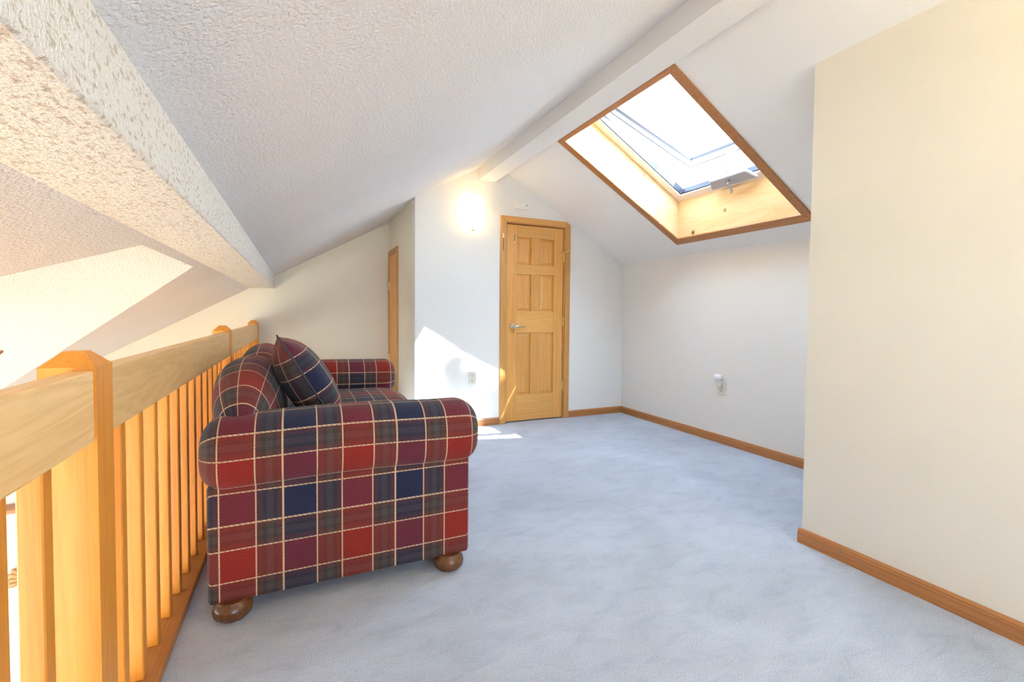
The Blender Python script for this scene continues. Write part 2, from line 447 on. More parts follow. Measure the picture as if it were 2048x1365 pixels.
structure(box('wall_right', XN, XN + .11, YF, YN, 0, zr(XN) + .04, 'cream'))
structure(prism('wall_alcove', [(XN + .11, YN, 0), (XK + .11, YN, 0), (XK + .11, YN, zr(XK + .11) + .05), (XN + .11, YN, zr(XN + .11) + .05)], (0, -.11, 0), 'paint'))
structure(box('wall_below', -0.44, -0.34, YF, YG, ZB, -0.28, 'paint'))


def holed_wall(name, axis, pos, th, u0, u1, z0, z1, holes, mat):
    """rectangular wall with rectangular holes [(u0,u1,z0,z1)]"""
    us = sorted({u0, u1, *[h[0] for h in holes], *[h[1] for h in holes]})
    zs = sorted({z0, z1, *[h[2] for h in holes], *[h[3] for h in holes]})
    bm = bmesh.new()
    for i in range(len(us) - 1):
        run = None
        for j in range(len(zs) - 1):
            um, zm = (us[i] + us[i + 1]) / 2, (zs[j] + zs[j + 1]) / 2
            solid = not any(h[0] < um < h[1] and h[2] < zm < h[3] for h in holes)
            if solid:
                a = (us[i], us[i + 1]); b_ = (pos, pos + th)
                if axis == 'y': bm_box(bm, a[0], a[1], b_[0], b_[1], zs[j], zs[j + 1])
                else: bm_box(bm, b_[0], b_[1], a[0], a[1], zs[j], zs[j + 1])
    return structure(from_bm(name, bm, mat))


F_HOLES = [(-4.1, -3.0, -2.3, -0.75), (-2.85, -1.75, -2.3, -0.1), (-1.6, -0.6, -2.3, 0.55), (0.15, 1.85, 0.55, 1.85)]
holed_wall('wall_front', 'y', YF, -0.14, XL, XN + .11, ZB, 2.75, F_HOLES, 'paint')
L_HOLES = [(-0.9, 0.6, -2.3, -0.6), (0.75, 2.2, -2.3, 0.25), (2.4, 3.9, -2.3, 0.25)]
holed_wall('wall_left', 'x', XL, -0.14, YF - .14, YG + .12, ZB, 2.0, L_HOLES, 'paint')

# ------------------------------------------------------------------ ceilings
TH = 0.2
bm = bmesh.new()
def slope_l(x, y): return (x, y, zl(x))
bm_prism(bm, [slope_l(XO, YF - .15), slope_l(XRIDGE, YF - .15), slope_l(XRIDGE, YG + .12), slope_l(XO, YG + .12)], (0, 0, TH))
structure(from_bm('ceiling_left', bm, 'ceil'))
# outer part of the left slope with a cross gable let into it
KV, YV0, YV1 = 1.10, 1.93, 2.75
YC = (YV0 + YV1) / 2; ZO = zl(XO); PV = ML / KV; ZV = ZO + PV * (YV1 - YV0) / 2
xe = XL - .14
def va(x): return YV0 - KV * (XO - x)
def vb(x): return YV1 + KV * (XO - x)
xa = XO - (YV0 - (YF - .15)) / KV; xb = XO - (YG + .12 - YV1) / KV
bm = bmesh.new()
bm_prism(bm, [slope_l(XO, YF - .15), slope_l(XO, YV0), slope_l(xa if xa > xe else xe, va(max(xa, xe))), slope_l(xe, max(va(xe), YF - .15)), slope_l(xe, YF - .15)][:(5 if xa <= xe - 1e-3 else 3)] if xa > xe else
         [slope_l(XO, YF - .15), slope_l(XO, YV0), slope_l(xe, va(xe)), slope_l(xe, YF - .15)], (0, 0, .15))
structure(from_bm('ceiling_lower_near', bm, 'ceil'))
bm = bmesh.new()
bm_prism(bm, [slope_l(XO, YG + .12), slope_l(XO, YV1), slope_l(xb, YG + .12)], (0, 0, .15))
structure(from_bm('ceiling_lower_far', bm, 'ceil'))
bm = bmesh.new()
bm_prism(bm, [(XO, YC, ZV), (XO, YV1, ZO), (xb, YG + .12, zl(xb)), (xe, YG + .12, ZV - PV * (YG + .12 - YC)), (xe, YC, ZV)], (0, 0, .15))
structure(from_bm('ceiling_dormer_far', bm, 'ceil'))
bm = bmesh.new()
nearpts = [(XO, YC, ZV), (xe, YC, ZV)] + ([(xe, va(xe), zl(xe))] if xa <= xe else [(xe, YF - .15, ZV - PV * (YC - YF + .15)), (xa, YF - .15, zl(xa))]) + [(XO, YV0, ZO)]
bm_prism(bm, nearpts, (0, 0, .15))
structure(from_bm('ceiling_dormer_near', bm, 'ceil'))

# right slope with the skylight opening
OX0, OX1, OY0, OY1 = 1.822, 2.950, 1.945, 3.035       # opening at ceiling level
bm = bmesh.new()
def slab_r(x0, x1, y0, y1):
    bm_prism(bm, [RL(x0, y0, 0), RL(x1, y0, 0), RL(x1, y1, 0), RL(x0, y1, 0)], NR * .27)
hx0, hx1, hy0, hy1 = OX0 - .012, OX1 + .02, OY0 - .02, OY1 + .02
slab_r(XRIDGE - .02, hx0, YF - .15, YD + .11); slab_r(hx1, XK + .16, YF - .15, YD + .11)
slab_r(hx0, hx1, YF - .15, hy0); slab_r(hx0, hx1, hy1, YD + .11)
structure(from_bm('ceiling_right', bm, 'ceil_smooth'))

# beams
box('ridge_beam', 1.508, 1.671, YF, YD, 2.279, 2.75, 'ceil_smooth', bevel=.004)
structure(bpy.data.objects['ridge_beam'])
structure(box('header_beam', XO, XH, YF, YG, ZH, 1.75, 'header', bevel=.004))

# ------------------------------------------------------------------ baseboards
def baseboard(name, pts_face, inward, mat, h=.067):
    """board along a floor segment with a stepped, eased top; inward = direction into the room"""
    (x0, y0), (x1, y1) = pts_face; n = Vector((*inward, 0)); d = Vector((x1 - x0, y1 - y0, 0))
    prof = [(0, 0), (.015, 0), (.015, h * .74), (.012, h * .78), (.012, h * .84), (.006, h * .97), (.003, h), (0, h)]
    bm = bmesh.new()
    bm_prism(bm, [Vector((x0, y0, 0)) + n * a + Vector((0, 0, z)) for a, z in prof], d)
    return structure(from_bm(name, bm, mat))


baseboard('baseboard_right', ((XN, YF), (XN, YN + .012)), (-1, 0), 'oak_y')
baseboard('baseboard_knee', ((XK, YN), (XK, YD)), (-1, 0), 'oak_y')
baseboard('baseboard_far', ((2.488, YD), (XK - .015, YD)), (0, -1), 'oak_x')
baseboard('baseboard_far_left', ((XC, YD), (1.722, YD)), (0, -1), 'oak_x')
baseboard('baseboard_side', ((XC, YD), (XC, 4.76)), (-1, 0), 'oak_y')
baseboard('baseboard_back', ((-.37, YG), (XC - .02, YG)), (0, -1), 'oak_x')

# ------------------------------------------------------------------ six panel door
door = thing('door_1', (2.107, YD, 0), kind='structure', label='narrow six panel fir door with oak casing clipped by the sloping ceiling')
cw = .066
CZ = 1.978
cy0, cy1 = YD - .016, YD
prism('casing', [(DX0 - cw, cy1, 0), (DX0 - .006, cy1, 0), (DX0 - .006, cy1, DZ + .006), (DX0 - cw, cy1, CZ)], (0, cy0 - cy1, 0), 'oak_z', door, bevel=.003)
prism('casing', [(DX1 + .006, cy1, 0), (DX1 + cw, cy1, 0), (DX1 + cw, cy1, CZ - .030), (DX1 + cw - .045, cy1, CZ), (DX1 + .006, cy1, DZ + .006)], (0, cy0 - cy1, 0), 'oak_z', door, bevel=.003)
prism('casing', [(DX0 - .006, cy1, DZ + .006), (DX1 + .006, cy1, DZ + .006), (DX1 + cw - .045, cy1, CZ), (DX0 - cw, cy1, CZ)], (0, cy0 - cy1, 0), 'fir_x', door, bevel=.003)
# jamb
box('jamb', DX0 - .006, DX0 + .004, YD - .002, YD + .11, 0, DZ, 'oak_z', door)
box('jamb', DX1 - .004, DX1 + .006, YD - .002, YD + .11, 0, DZ, 'oak_z', door)
box('jamb', DX0, DX1, YD - .002, YD + .11, DZ - .004, DZ + .006, 'oak_x', door)
box('gap_shade_backing', DX0 + .004, DX1 - .004, YD + .055, YD + .065, 0.0, DZ - .004, 'dark_gap', door)  # dark sheet across the doorway, paints the shade around the leaf
fy0, fy1 = YD + .006, YD + .044
ex0, ex1, ez0, ez1 = DX0 + .008, DX1 - .007, 0.012, DZ - .009
dw = ex1 - ex0
s1 = ex0 + .105; s2 = ex1 - .105; mc = (ex0 + ex1) / 2; mh = .052
rails = [(ez0, .265), (.870, 1.080), (1.435, 1.53), (1.79, ez1)]
box('stile', ex0, s1, fy0, fy1, ez0, ez1, 'fir_z', door, .002)
box('stile', s2, ex1, fy0, fy1, ez0, ez1, 'fir_z', door, .002)
for a, b_ in rails: box('rail', s1, s2, fy0, fy1, a, b_, 'fir_x', door, .002)
for k in range(3):
    a, b_ = rails[k][1], rails[k + 1][0]
    box('mullion', mc - mh, mc + mh, fy0, fy1, a, b_, 'fir_z', door, .002)
    for (p, q) in ((s1, mc - mh), (mc + mh, s2)):
        bm = bmesh.new()      # raised field panel
        y0, y1, y2 = fy0 + .015, fy0 + .013, fy0 + .005
        g = .028
        o_ = [(p, y0, a), (q, y0, a), (q, y0, b_), (p, y0, b_)]
        i1 = [(p + .008, y1, a + .008), (q - .008, y1, a + .008), (q - .008, y1, b_ - .008), (p + .008, y1, b_ - .008)]
        i2 = [(p + g, y2, a + g), (q - g, y2, a + g), (q - g, y2, b_ - g), (p + g, y2, b_ - g)]
        R_ = [[bm.verts.new(v) for v in r] for r in (o_, i1, i2)]
        back = [bm.verts.new((v[0], fy1 - .004, v[2])) for v in o_]
        for r in range(2):
            for t in range(4): bm.faces.new([R_[r][t], R_[r][(t + 1) % 4], R_[r + 1][(t + 1) % 4], R_[r + 1][t]])
        bm.faces.new(R_[2]); bm.faces.new(list(reversed(back)))
        for t in range(4): bm.faces.new([R_[0][t], back[t], back[(t + 1) % 4], R_[0][(t + 1) % 4]])
        from_bm('panel', bm, 'fir_z', door)
# lever handle
hz = .935; hx = ex0 + .062
bm = bmesh.new(); bm_tube(bm, [(hx, fy0, hz), (hx, fy0 - .010, hz)], [.030, .027], 20)
rose = from_bm('lever_handle', bm, 'nickel', door, smooth=True, angle=40, label='brushed nickel lever handle')
bm = bmesh.new(); bm_tube(bm, [(hx, fy0 - .008, hz), (hx, fy0 - .05, hz), (hx + .012, fy0 - .058, hz), (hx + .055, fy0 - .056, hz - .004), (hx + .105, fy0 - .05, hz - .006)], [.011, .011, .011, .009, .007], 10)
from_bm('lever', bm, 'nickel', rose, smooth=True)
# flip latch near the top and its keeper on the casing
lz = 1.775
latch = box('flip_latch', s1 - .044, s1 - .020, fy0 - .008, fy0, lz - .042, lz + .042, 'brass', door, .003, label='polished brass flip latch')
tube('latch_bar', [(s1 - .032, fy0 - .012, lz - .03), (s1 - .032, fy0 - .012, lz + .035)], .004, 'slot', latch)
keep = box('latch_keeper', DX0 - .048, DX0 - .034, cy0 - .006, cy0, lz - .01, lz + .035, 'brass', door, .002)
box('keeper_slot', DX0 - .043, DX0 - .037, cy0 - .002, cy0 + .001, lz - .125, lz - .01, 'dark_gap', keep)
# hinges on the right edge, the top one with a hinge pin stop
for z in (1.62, .98, .33):
    hg = tube('hinge', [(ex1 + .004, fy0 - .004, z - .045), (ex1 + .004, fy0 - .004, z + .045)], .006, 'brass', door, 8)
    if z > 1.5:
        bm = bmesh.new()
        bm_tube(bm, [(ex1 + .004, fy0 - .006, z + .05), (ex1 - .028, fy0 - .03, z + .055), (ex1 - .04, fy0 - .034, z + .056)], [.005, .005, .013], 8)
        bm_tube(bm, [(ex1 + .004, fy0 - .006, z + .05), (ex1 + .03, fy0 - .03, z + .066), (ex1 + .04, fy0 - .034, z + .07)], [.005, .005, .012], 8)
        from_bm('hinge_pin_stop', bm, 'brass', hg, smooth=True)

# ------------------------------------------------------------------ low access door on the side wall
d2 = thing('door_2', (XC, 5.02, .143), kind='structure', label='tall thin pine access door in the shaded side wall behind the sofa')
a0, a1, b0, b1 = 4.768, 5.280, .143, 1.733
cx0, cx1 = XC - .016, XC
cw2 = .055
prism('casing', [(cx1, a0, b0), (cx1, a0 + cw2, b0 + cw2), (cx1, a0 + cw2, b1 - cw2), (cx1, a0, b1)], (cx0 - cx1, 0, 0), 'oak_z', d2, bevel=.003)
prism('casing', [(cx1, a1, b0), (cx1, a1 - cw2, b0 + cw2), (cx1, a1 - cw2, b1 - cw2), (cx1, a1, b1)], (cx0 - cx1, 0, 0), 'oak_z', d2, bevel=.003)
prism('casing', [(cx1, a0, b1), (cx1, a0 + cw2, b1 - cw2), (cx1, a1 - cw2, b1 - cw2), (cx1, a1, b1)], (cx0 - cx1, 0, 0), 'oak_y', d2, bevel=.003)
prism('casing', [(cx1, a0, b0), (cx1, a0 + cw2, b0 + cw2), (cx1, a1 - cw2, b0 + cw2), (cx1, a1, b0)], (cx0 - cx1, 0, 0), 'oak_y', d2, bevel=.003)
box('leaf', XC - .007, XC + .02, a0 + cw2 + .003, a1 - cw2 - .003, b0 + cw2 + .003, b1 - cw2 - .003, 'fir_z', d2, .002)
for z in (.55, 1.35):
    box('hinge', XC - .020, XC - .006, a1 - cw2 - .012, a1 - cw2 + .008, z - .045, z + .045, 'brass', d2, .002)

# ------------------------------------------------------------------ skylight
sky = thing('window_1', RL(2.38, 2.49, 0), kind='structure', label='open roof window in a knotty pine lined well on the right slope')
Bt = .020
T0, B0 = Vector((OX0, 0, zr(OX0))), Vector((OX1, 0, zr(OX1)))
Tt = T0 + NR * .27; Bb = Vector((OX1, 0, zr(OX1) + .27 * math.sqrt(1 + MR * MR)))
def side(y, dy, name='lining_board'):
    return prism(name, [(T0.x, y, T0.z), (B0.x, y, B0.z), (Bb.x, y, Bb.z), (Tt.x, y, Tt.z)], (0, dy, 0), 'pine_x', sky)
side(OY1, Bt); side(OY0, -Bt)
prism('lining_board', [(B0.x, OY0, B0.z), (B0.x, OY1, B0.z), (Bb.x, OY1, Bb.z), (Bb.x, OY0, Bb.z)], (Bt, 0, 0), 'pine_y', sky)
prism('lining_board', [(T0.x, OY0, T0.z), (T0.x, OY1, T0.z), (Tt.x, OY1, Tt.z), (Tt.x, OY0, Tt.z)], (-Bt * .87, 0, Bt * .5), 'pine_y', sky)
# casing on the ceiling, mitred
eo = dict(x0=OX0 - .026, x1=OX1 + .062, y0=OY0 - .052, y1=OY1 + .062)
ei = dict(x0=OX0 + .004, x1=OX1 - .004, y0=OY0 + .006, y1=OY1 - .006)
def cas(a, b_, c, d, mat):
    prism('casing', [RL(*a, 0), RL(*b_, 0), RL(*c, 0), RL(*d, 0)], NR * -.014, mat, sky, bevel=.003)
cas((eo['x0'], eo['y1']), (eo['x1'], eo['y1']), (ei['x1'], ei['y1']), (ei['x0'], ei['y1']), 'oak_x')
cas((eo['x0'], eo['y0']), (eo['x1'], eo['y0']), (ei['x1'], ei['y0']), (ei['x0'], ei['y0']), 'oak_x')
cas((eo['x1'], eo['y0']), (eo['x1'], eo['y1']), (ei['x1'], ei['y1']), (ei['x1'], ei['y0']), 'oak_y')
cas((eo['x0'], eo['y0']), (eo['x0'], eo['y1']), (ei['x0'], ei['y1']), (ei['x0'], ei['y0']), 'oak_y')
# fixed frame of the roof window
fx0, fx1, fyy0, fyy1 = 1.76, 2.765, 2.02, 2.965
gx0, gx1, gy0, gy1 = 1.68, 2.90, 1.90, 3.09
def fr(x0, x1, y0, y1):
    prism('frame_board', [RL(x0, y0, .27), RL(x1, y0, .27), RL(x1, y1, .27), RL(x0, y1, .27)], NR * .085, 'frame', sky, bevel=.003)
fr(gx0, gx1, fyy1, gy1); fr(gx0, gx1, gy0, fyy0); fr(fx1, gx1, fyy0, fyy1); fr(gx0, fx0, fyy0, fyy1)
# sash, hinged at the top edge and pushed open
HP = RL(1.73, 0, .36); tilt = math.radians(9.5)
SD = Vector((1, 0, -MR)).normalized()           # down the slope
sd = SD * math.cos(tilt) + NR * math.sin(tilt); sn = NR * math.cos(tilt) - SD * math.sin(tilt)
def SP(s, y, d): p = HP + sd * s + sn * d; return Vector((p.x, y, p.z))
SL = 1.19
def sb(s0, s1_, y0, y1, mat='sash', name='sash_rail', d0=0, d1=.05):
    return prism(name, [SP(s0, y0, d0), SP(s1_, y0, d0), SP(s1_, y1, d0), SP(s0, y1, d0)], sn * (d1 - d0), mat, sky, bevel=.003)
sw = .05
sb(0, SL, 2.935, 2.935 + sw); sb(0, SL, 2.0, 2.0 + sw); sb(SL - sw, SL, 2.0 + sw, 2.935); sb(0, sw, 2.0 + sw, 2.935)
for (q0, q1, q2, q3) in ((sw, SL - sw, 2.905, 2.935), (sw, SL - sw, 2.05, 2.08), (SL - sw - .03, SL - sw, 2.08, 2.905), (0.0, SL, 2.985, 2.992), (SL, SL + .007, 2.0, 2.985)):
    sb(q0, q1, q2, q3, 'gasket', 'gasket', -.004, .02)
def fg(x0, x1, y0, y1):
    prism('weather_strip', [RL(x0, y0, .283), RL(x1, y0, .283), RL(x1, y1, .283), RL(x0, y1, .283)], NR * .05, 'gasket', sky)
fg(fx0, fx1, fyy1 - .008, fyy1); fg(fx0, fx1, fyy0, fyy0 + .008); fg(fx1 - .008, fx1, fyy0 + .008, fyy1 - .008)
sb(sw - .005, SL - sw + .005, 2.045, 2.94, 'glass', 'pane', .02, .026)
# crank operator on the lower frame rail
op = prism('crank_operator', [RL(2.70, 2.28, .262), RL(2.78, 2.24, .262), RL(2.78, 2.63, .262), RL(2.70, 2.59, .262)], NR * -.028, 'grey_plastic', sky, bevel=.006)
tube('crank_handle', [RL(2.735, 2.44, .235), RL(2.735, 2.44, .205), RL(2.77, 2.44, .195), RL(2.80, 2.45, .20), RL(2.815, 2.47, .20)], .008, 'grey_plastic', op)
tube('operator_arm', [RL(2.70, 2.44, .26), RL(2.62, 2.44, .34), SP(SL - .03, 2.44, 0)], .006, 'grey_plastic', op)


# ------------------------------------------------------------------ windows of the outer walls
def window(idx, axis, pos, hole, mull=1):
    u0, u1, z0, z1 = hole
    ctr = ((u0 + u1) / 2, pos, z0) if axis == 'y' else (pos, (u0 + u1) / 2, z0)
    w = thing('window_%d' % idx, ctr, kind='structure')
    def bx(n, a, b_, c, d, p0, p1, mat, bev=.004):
        if axis == 'y': return box(n, a, b_, p0, p1, c, d, mat, w, bev)
        return box(n, p0, p1, a, b_, c, d, mat, w, bev)
    p0, p1 = pos - .10, pos - .03
    t = .06
    bx('window_frame', u0, u0 + t, z0, z1, p0, p1, 'window_wood'); bx('window_frame', u1 - t, u1, z0, z1, p0, p1, 'window_wood')
    bx('window_frame', u0 + t, u1 - t, z0, z0 + t, p0, p1, 'window_wood'); bx('window_frame', u0 + t, u1 - t, z1 - t, z1, p0, p1, 'window_wood')
    for k in range(mull):
        zm = z0 + (z1 - z0) * (k + 1) / (mull + 1)
        bx('mullion', u0 + t, u1 - t, zm - .02, zm + .02, p0 + .01, p1 - .01, 'window_wood')
    bx('pane', u0 + t, u1 - t, z0 + t, z1 - t, pos - .068, pos - .062, 'glass', 0)


k = 2
for h in F_HOLES: window(k, 'y', YF, h); k += 1
for h in L_HOLES: window(k, 'x', XL, h); k += 1

# ------------------------------------------------------------------ railing
rl = thing('railing', (-.41, 1.23, 0), 'honey coloured wooden loft railing with square balusters and chamfered newel posts', 'railing')
PX0, PX1 = -.459, -.370
def newel(y0, y1, zt=.967):
    ch, hb = .028, .030
    bm = bmesh.new()
    lo = [(PX0, y0), (PX1, y0), (PX1, y1), (PX0, y1)]
    hi = [(PX0 + ch, y0 + ch), (PX1 - ch, y0 + ch), (PX1 - ch, y1 - ch), (PX0 + ch, y1 - ch)]
    A = [bm.verts.new((x, y, -.27)) for x, y in lo]; B_ = [bm.verts.new((x, y, zt - hb)) for x, y in lo]; C_ = [bm.verts.new((x, y, zt)) for x, y in hi]
    bm.faces.new(list(reversed(A))); bm.faces.new(C_)
    for r0, r1 in ((A, B_), (B_, C_)):
        for t in range(4): bm.faces.new([r0[t], r0[(t + 1) % 4], r1[(t + 1) % 4], r1[t]])
    return from_bm('newel_post', bm, 'alder_z', rl, origin=((PX0 + PX1) / 2, (y0 + y1) / 2, 0))
NEW = [(-.805, -.716), (1.187, 1.276), (3.175, 3.264), (5.205, 5.294)]
for a, b_ in NEW: newel(a, b_)
segs = [(YF + .01, -.805), (-.716, 1.187), (1.276, 3.175), (3.264, 5.205)]
RZ0, RZ1 = .786, .930
for i, (a, b_) in enumerate(segs):
    box('top_rail', -.4125, -.3735, a, b_, RZ0, RZ1, 'maple_y', rl, .004, 2, origin=(-.393, (a + b_) / 2, .85))
    box('bottom_rail', -.452, -.360, a, b_, 0.0, .030, 'oak_y', rl, .003, origin=(-.406, (a + b_) / 2, 0))
bm = bmesh.new(); bs = .0175
bm_box(bm, -bs, bs, -bs, bs, .030, RZ0, .0025)
bmesh.ops.recalc_face_normals(bm, faces=bm.faces)
bal_me = bpy.data.meshes.new('baluster'); bm.to_mesh(bal_me); bm.free(); bal_me.materials.append(MAT['alder_z'])
ys = []
y = 1.066 - bs
while y > -.62: ys.append(y); y -= .1385
y = 1.445 - bs
while y < 3.12: ys.append(y); y += .1445
y = 3.40
while y < 5.16: ys.append(y); y += .1445
y = -.95
while y > YF + .1: ys.append(y); y -= .1385
for y in ys:
    o = bpy.data.objects.new('baluster', bal_me); COL.objects.link(o); o.parent = rl
    o.location = Vector((-.4125, y, 0)) - wl(rl)

# ------------------------------------------------------------------ sofa
PER = 0.391
sofa = thing('sofa', (.18, 2.82, 0), 'plaid rolled arm sofa in burgundy, navy and cream on bun feet', 'sofa')


def sweep(name, prof, a0, a1, axis, r_end, mat, parent, u_off=0, v_off=0, n_end=7, n_mid=16, shape=None, ax0=None, ax1=None, origin=None):
    """closed 2-d profile [(p,q)] swept along an axis with rounded ends.
    axis 'x': profile is (y,z); axis 'y': profile is (x,z). UV in pattern periods."""
    n = len(prof)
    cx = sum(p[0] for p in prof) / n; cz = sum(p[1] for p in prof) / n
    arc = [0]
    for i in range(n): 
        p, q = prof[i], prof[(i + 1) % n]; arc.append(arc[-1] + math.hypot(q[0] - p[0], q[1] - p[1]))
    hmin = min(max(p[0] for p in prof) - cx, max(p[1] for p in prof) - cz)
    # stations: position along the axis, inset toward the profile centre
    l0, l1 = ax0 or r_end, ax1 or r_end
    left = [(a0 + l0 * (1 - math.cos(math.pi / 2 * k / n_end)), r_end * (1 - math.sin(math.pi / 2 * k / n_end))) for k in range(n_end + 1)]
    right = [(a1 - l1 * (1 - math.cos(math.pi / 2 * k / n_end)), r_end * (1 - math.sin(math.pi / 2 * k / n_end))) for k in range(n_end, -1, -1)]
    mids = [(left[-1][0] + (right[0][0] - left[-1][0]) * k / n_mid, 0.0) for k in range(1, n_mid)]
    S = left + mids + right
    bm = bmesh.new(); uvl = bm.loops.layers.uv.new('UVMap'); rings = []; us = []
    u = 0; prev = None
    for (x, ins) in S:
        f = 1 - ins / hmin
        ring = []
        for (p, q) in prof:
            pp, qq = cx + (p - cx) * f, cz + (q - cz) * f
            if shape: pp, qq = shape(x, pp, qq)
            ring.append(bm.verts.new((x, pp, qq) if axis == 'x' else (pp, x, qq)))
        if prev is not None: u += math.hypot(x - prev[0], ins - prev[1])
        us.append(u); prev = (x, ins); rings.append(ring)
    shift = S[len(left)][0] - us[len(left)]
    us = [w + shift for w in us]
    def setuv(face, vals):
        for lp, (uu, vv) in zip(face.loops, vals): lp[uvl].uv = ((uu - u_off) / PER, (vv - v_off) / PER)
    for i in range(len(S) - 1):
        for k in range(n):
            k2 = (k + 1) % n
            f = bm.faces.new([rings[i][k], rings[i][k2], rings[i + 1][k2], rings[i + 1][k]])
            setuv(f, [(us[i], arc[k]), (us[i], arc[k + 1]), (us[i + 1], arc[k + 1]), (us[i + 1], arc[k])])
            f.smooth = True
    for ring, uu, sgn in ((rings[0], us[0], -1), (rings[-1], us[-1], 1)):
        f = bm.faces.new(ring if sgn > 0 else list(reversed(ring)))
        for lp in f.loops:
            co = lp.vert.co
            pp, qq = (co.y, co.z) if axis == 'x' else (co.x, co.z)
            lp[uvl].uv = ((uu + (pp - cx) * sgn - u_off) / PER, (qq - v_off) / PER)
        f.smooth = True
    return from_bm(name, bm, mat, parent, smooth=True, angle=55, origin=origin)


def rounded_rect(x0, x1, z0, z1, r, n=5, start='outer'):
    pts = []
    for (cx_, cz_, a) in ((x1 - r, z1 - r, 0), (x0 + r, z1 - r, 90), (x0 + r, z0 + r, 180), (x1 - r, z0 + r, 270)):
        for k in range(n + 1):
            t = math.radians(a + 90 * k / n); pts.append((cx_ + r * math.cos(t), cz_ + r * math.sin(t)))
    return pts


def refine(pts, step):
    out = []
    for i in range(len(pts)):
        p, q = pts[i], pts[(i + 1) % len(pts)]; d = math.hypot(q[0] - p[0], q[1] - p[1]); m = max(1, int(d / step))
        for k in range(m): out.append((p[0] + (q[0] - p[0]) * k / m, p[1] + (q[1] - p[1]) * k / m))
    return out


def superell(cx_, cz_, a, b_, e, n=40, start=0.0):
    pts = []
    for k in range(n):
        t = start + 2 * math.pi * k / n; c, s = math.cos(t), math.sin(t)
        pts.append((cx_ + a * math.copysign(abs(c) ** (2 / e), c), cz_ + b_ * math.copysign(abs(s) ** (2 / e), s)))
    return pts


SY0, SY1 = 1.765, 3.885
AW = .27
for side_ in (0, 1):
    if side_ == 0:
        yo, yi = SY0 + .038, SY0 + AW - .02; yc = SY0 + AW / 2
        pr = [(yo, .062), (yo, .47), (yi, .47), (yi, .062)]
        # profile order: start bottom outer so that v == z on the outside
        prr = refine(pr, .05)
    else:
        yo, yi = SY1 - .038, SY1 - AW + .02; yc = SY1 - AW / 2
        prr = refine([(yo, .062), (yo, .47), (yi, .47), (yi, .062)], .05)
    sweep('arm_panel', prr, -.285, .640, 'x', .014, 'plaid', sofa, u_off=-.25, v_off=.065, n_end=3, n_mid=10)
    # roll, profile starts at the lower outside and climbs over the top
    sgn = -1 if side_ == 0 else 1
    rollp = []
    nn = 44
    for k in range(nn):
        t = math.radians(236 - 360 * k / nn)
        c, s = math.cos(t), math.sin(t); e = 2.35 if math.sin(t) > 0 else 3.0
        yy = AW / 2 * math.copysign(abs(c) ** (2 / e), c); zz = .128 * math.copysign(abs(s) ** (2 / e), s)
        rollp.append((yc + (yy if side_ == 0 else -yy), .563 + zz))
    def belly(x, p, q): 
        # the roll sags a touch toward its back end
        return p, q + .010 * math.exp(-((x - .15) / .3) ** 2) - .006
    sweep('arm_roll', rollp, -.312, .690, 'x', .085, 'plaid', sofa, u_off=-.25, v_off=.012, n_end=9, n_mid=18, shape=belly)
    for (fx, fyo) in ((-.212, .055), (.557, .055)):
        fy = SY0 + fyo if side_ == 0 else SY1 - fyo
        lathe('foot', (fx, fy, 0), [(.030, 0), (.046, .004), (.058, .016), (.062, .032), (.058, .048), (.05, .058), (.046, .066)], 'foot', sofa, 24)
# front rail and base
sweep('base', refine([(-.27, .07), (-.27, .30), (.615, .30), (.615, .07)], .06), SY0 + AW - .03, SY1 - AW + .03, 'y', .01, 'plaid', sofa, n_end=2, n_mid=12, u_off=.1)
# back frame, a padded slab with a rolled top
backp = [(-.285, .08), (-.292, .40), (-.296, .60), (-.288, .67), (-.258, .70), (-.215, .705), (-.185, .69), (-.165, .62), (-.14, .45), (-.12, .08)]
sweep('back', refine(backp, .03), SY0 + .21, SY1 - .21, 'y', .05, 'plaid', sofa, n_end=5, n_mid=18, v_off=.1)
# seat and back cushions
ym = (SY0 + SY1) / 2
for (c0, c1) in ((SY0 + AW - .03, ym), (ym, SY1 - AW + .03)):
    sweep('seat_cushion', superell(.28, .385, .39, .098, 5, 56, math.radians(-90)), c0 + .004, c1 - .004, 'y', .05, 'plaid', sofa, n_end=6, n_mid=14, u_off=.06, v_off=.17,
          shape=lambda x, p, q, c0=c0, c1=c1: (p, q + .022 * (1 - ((x - (c0 + c1) / 2) / ((c1 - c0) / 2)) ** 2) * (1 if q > .385 else 0)))
    bc = []
    for k in range(64):
        t = math.radians(-90) + 2 * math.pi * k / 64; c, s = math.cos(t), math.sin(t); e = 2.5
        px, pz = .125 * math.copysign(abs(c) ** (2 / e), c), .200 * math.copysign(abs(s) ** (2 / e), s)
        lean = math.radians(14)
        bc.append((-.182 + px * math.cos(lean) - pz * math.sin(lean), .620 + px * math.sin(lean) + pz * math.cos(lean)))
    d0, d1 = (SY0 + .07, ym + .002) if c0 < 2.5 else (ym - .002, SY1 - .135)
    def crown(x, p, q, d0=d0, d1=d1):
        w = 1 - abs((x - (d0 + d1) / 2) / ((d1 - d0) / 2)) ** 2.2
        return p, q + (.060 * w - .028) * min(1, max(0, (q - .5) / .25))
    sweep('back_cushion', bc, d0, d1, 'y', .115, 'plaid', sofa, n_end=11, n_mid=16, u_off=.02, v_off=.02, shape=crown, ax0=.46 if c0 < 2.5 else .13, ax1=.13 if c0 < 2.5 else .40)


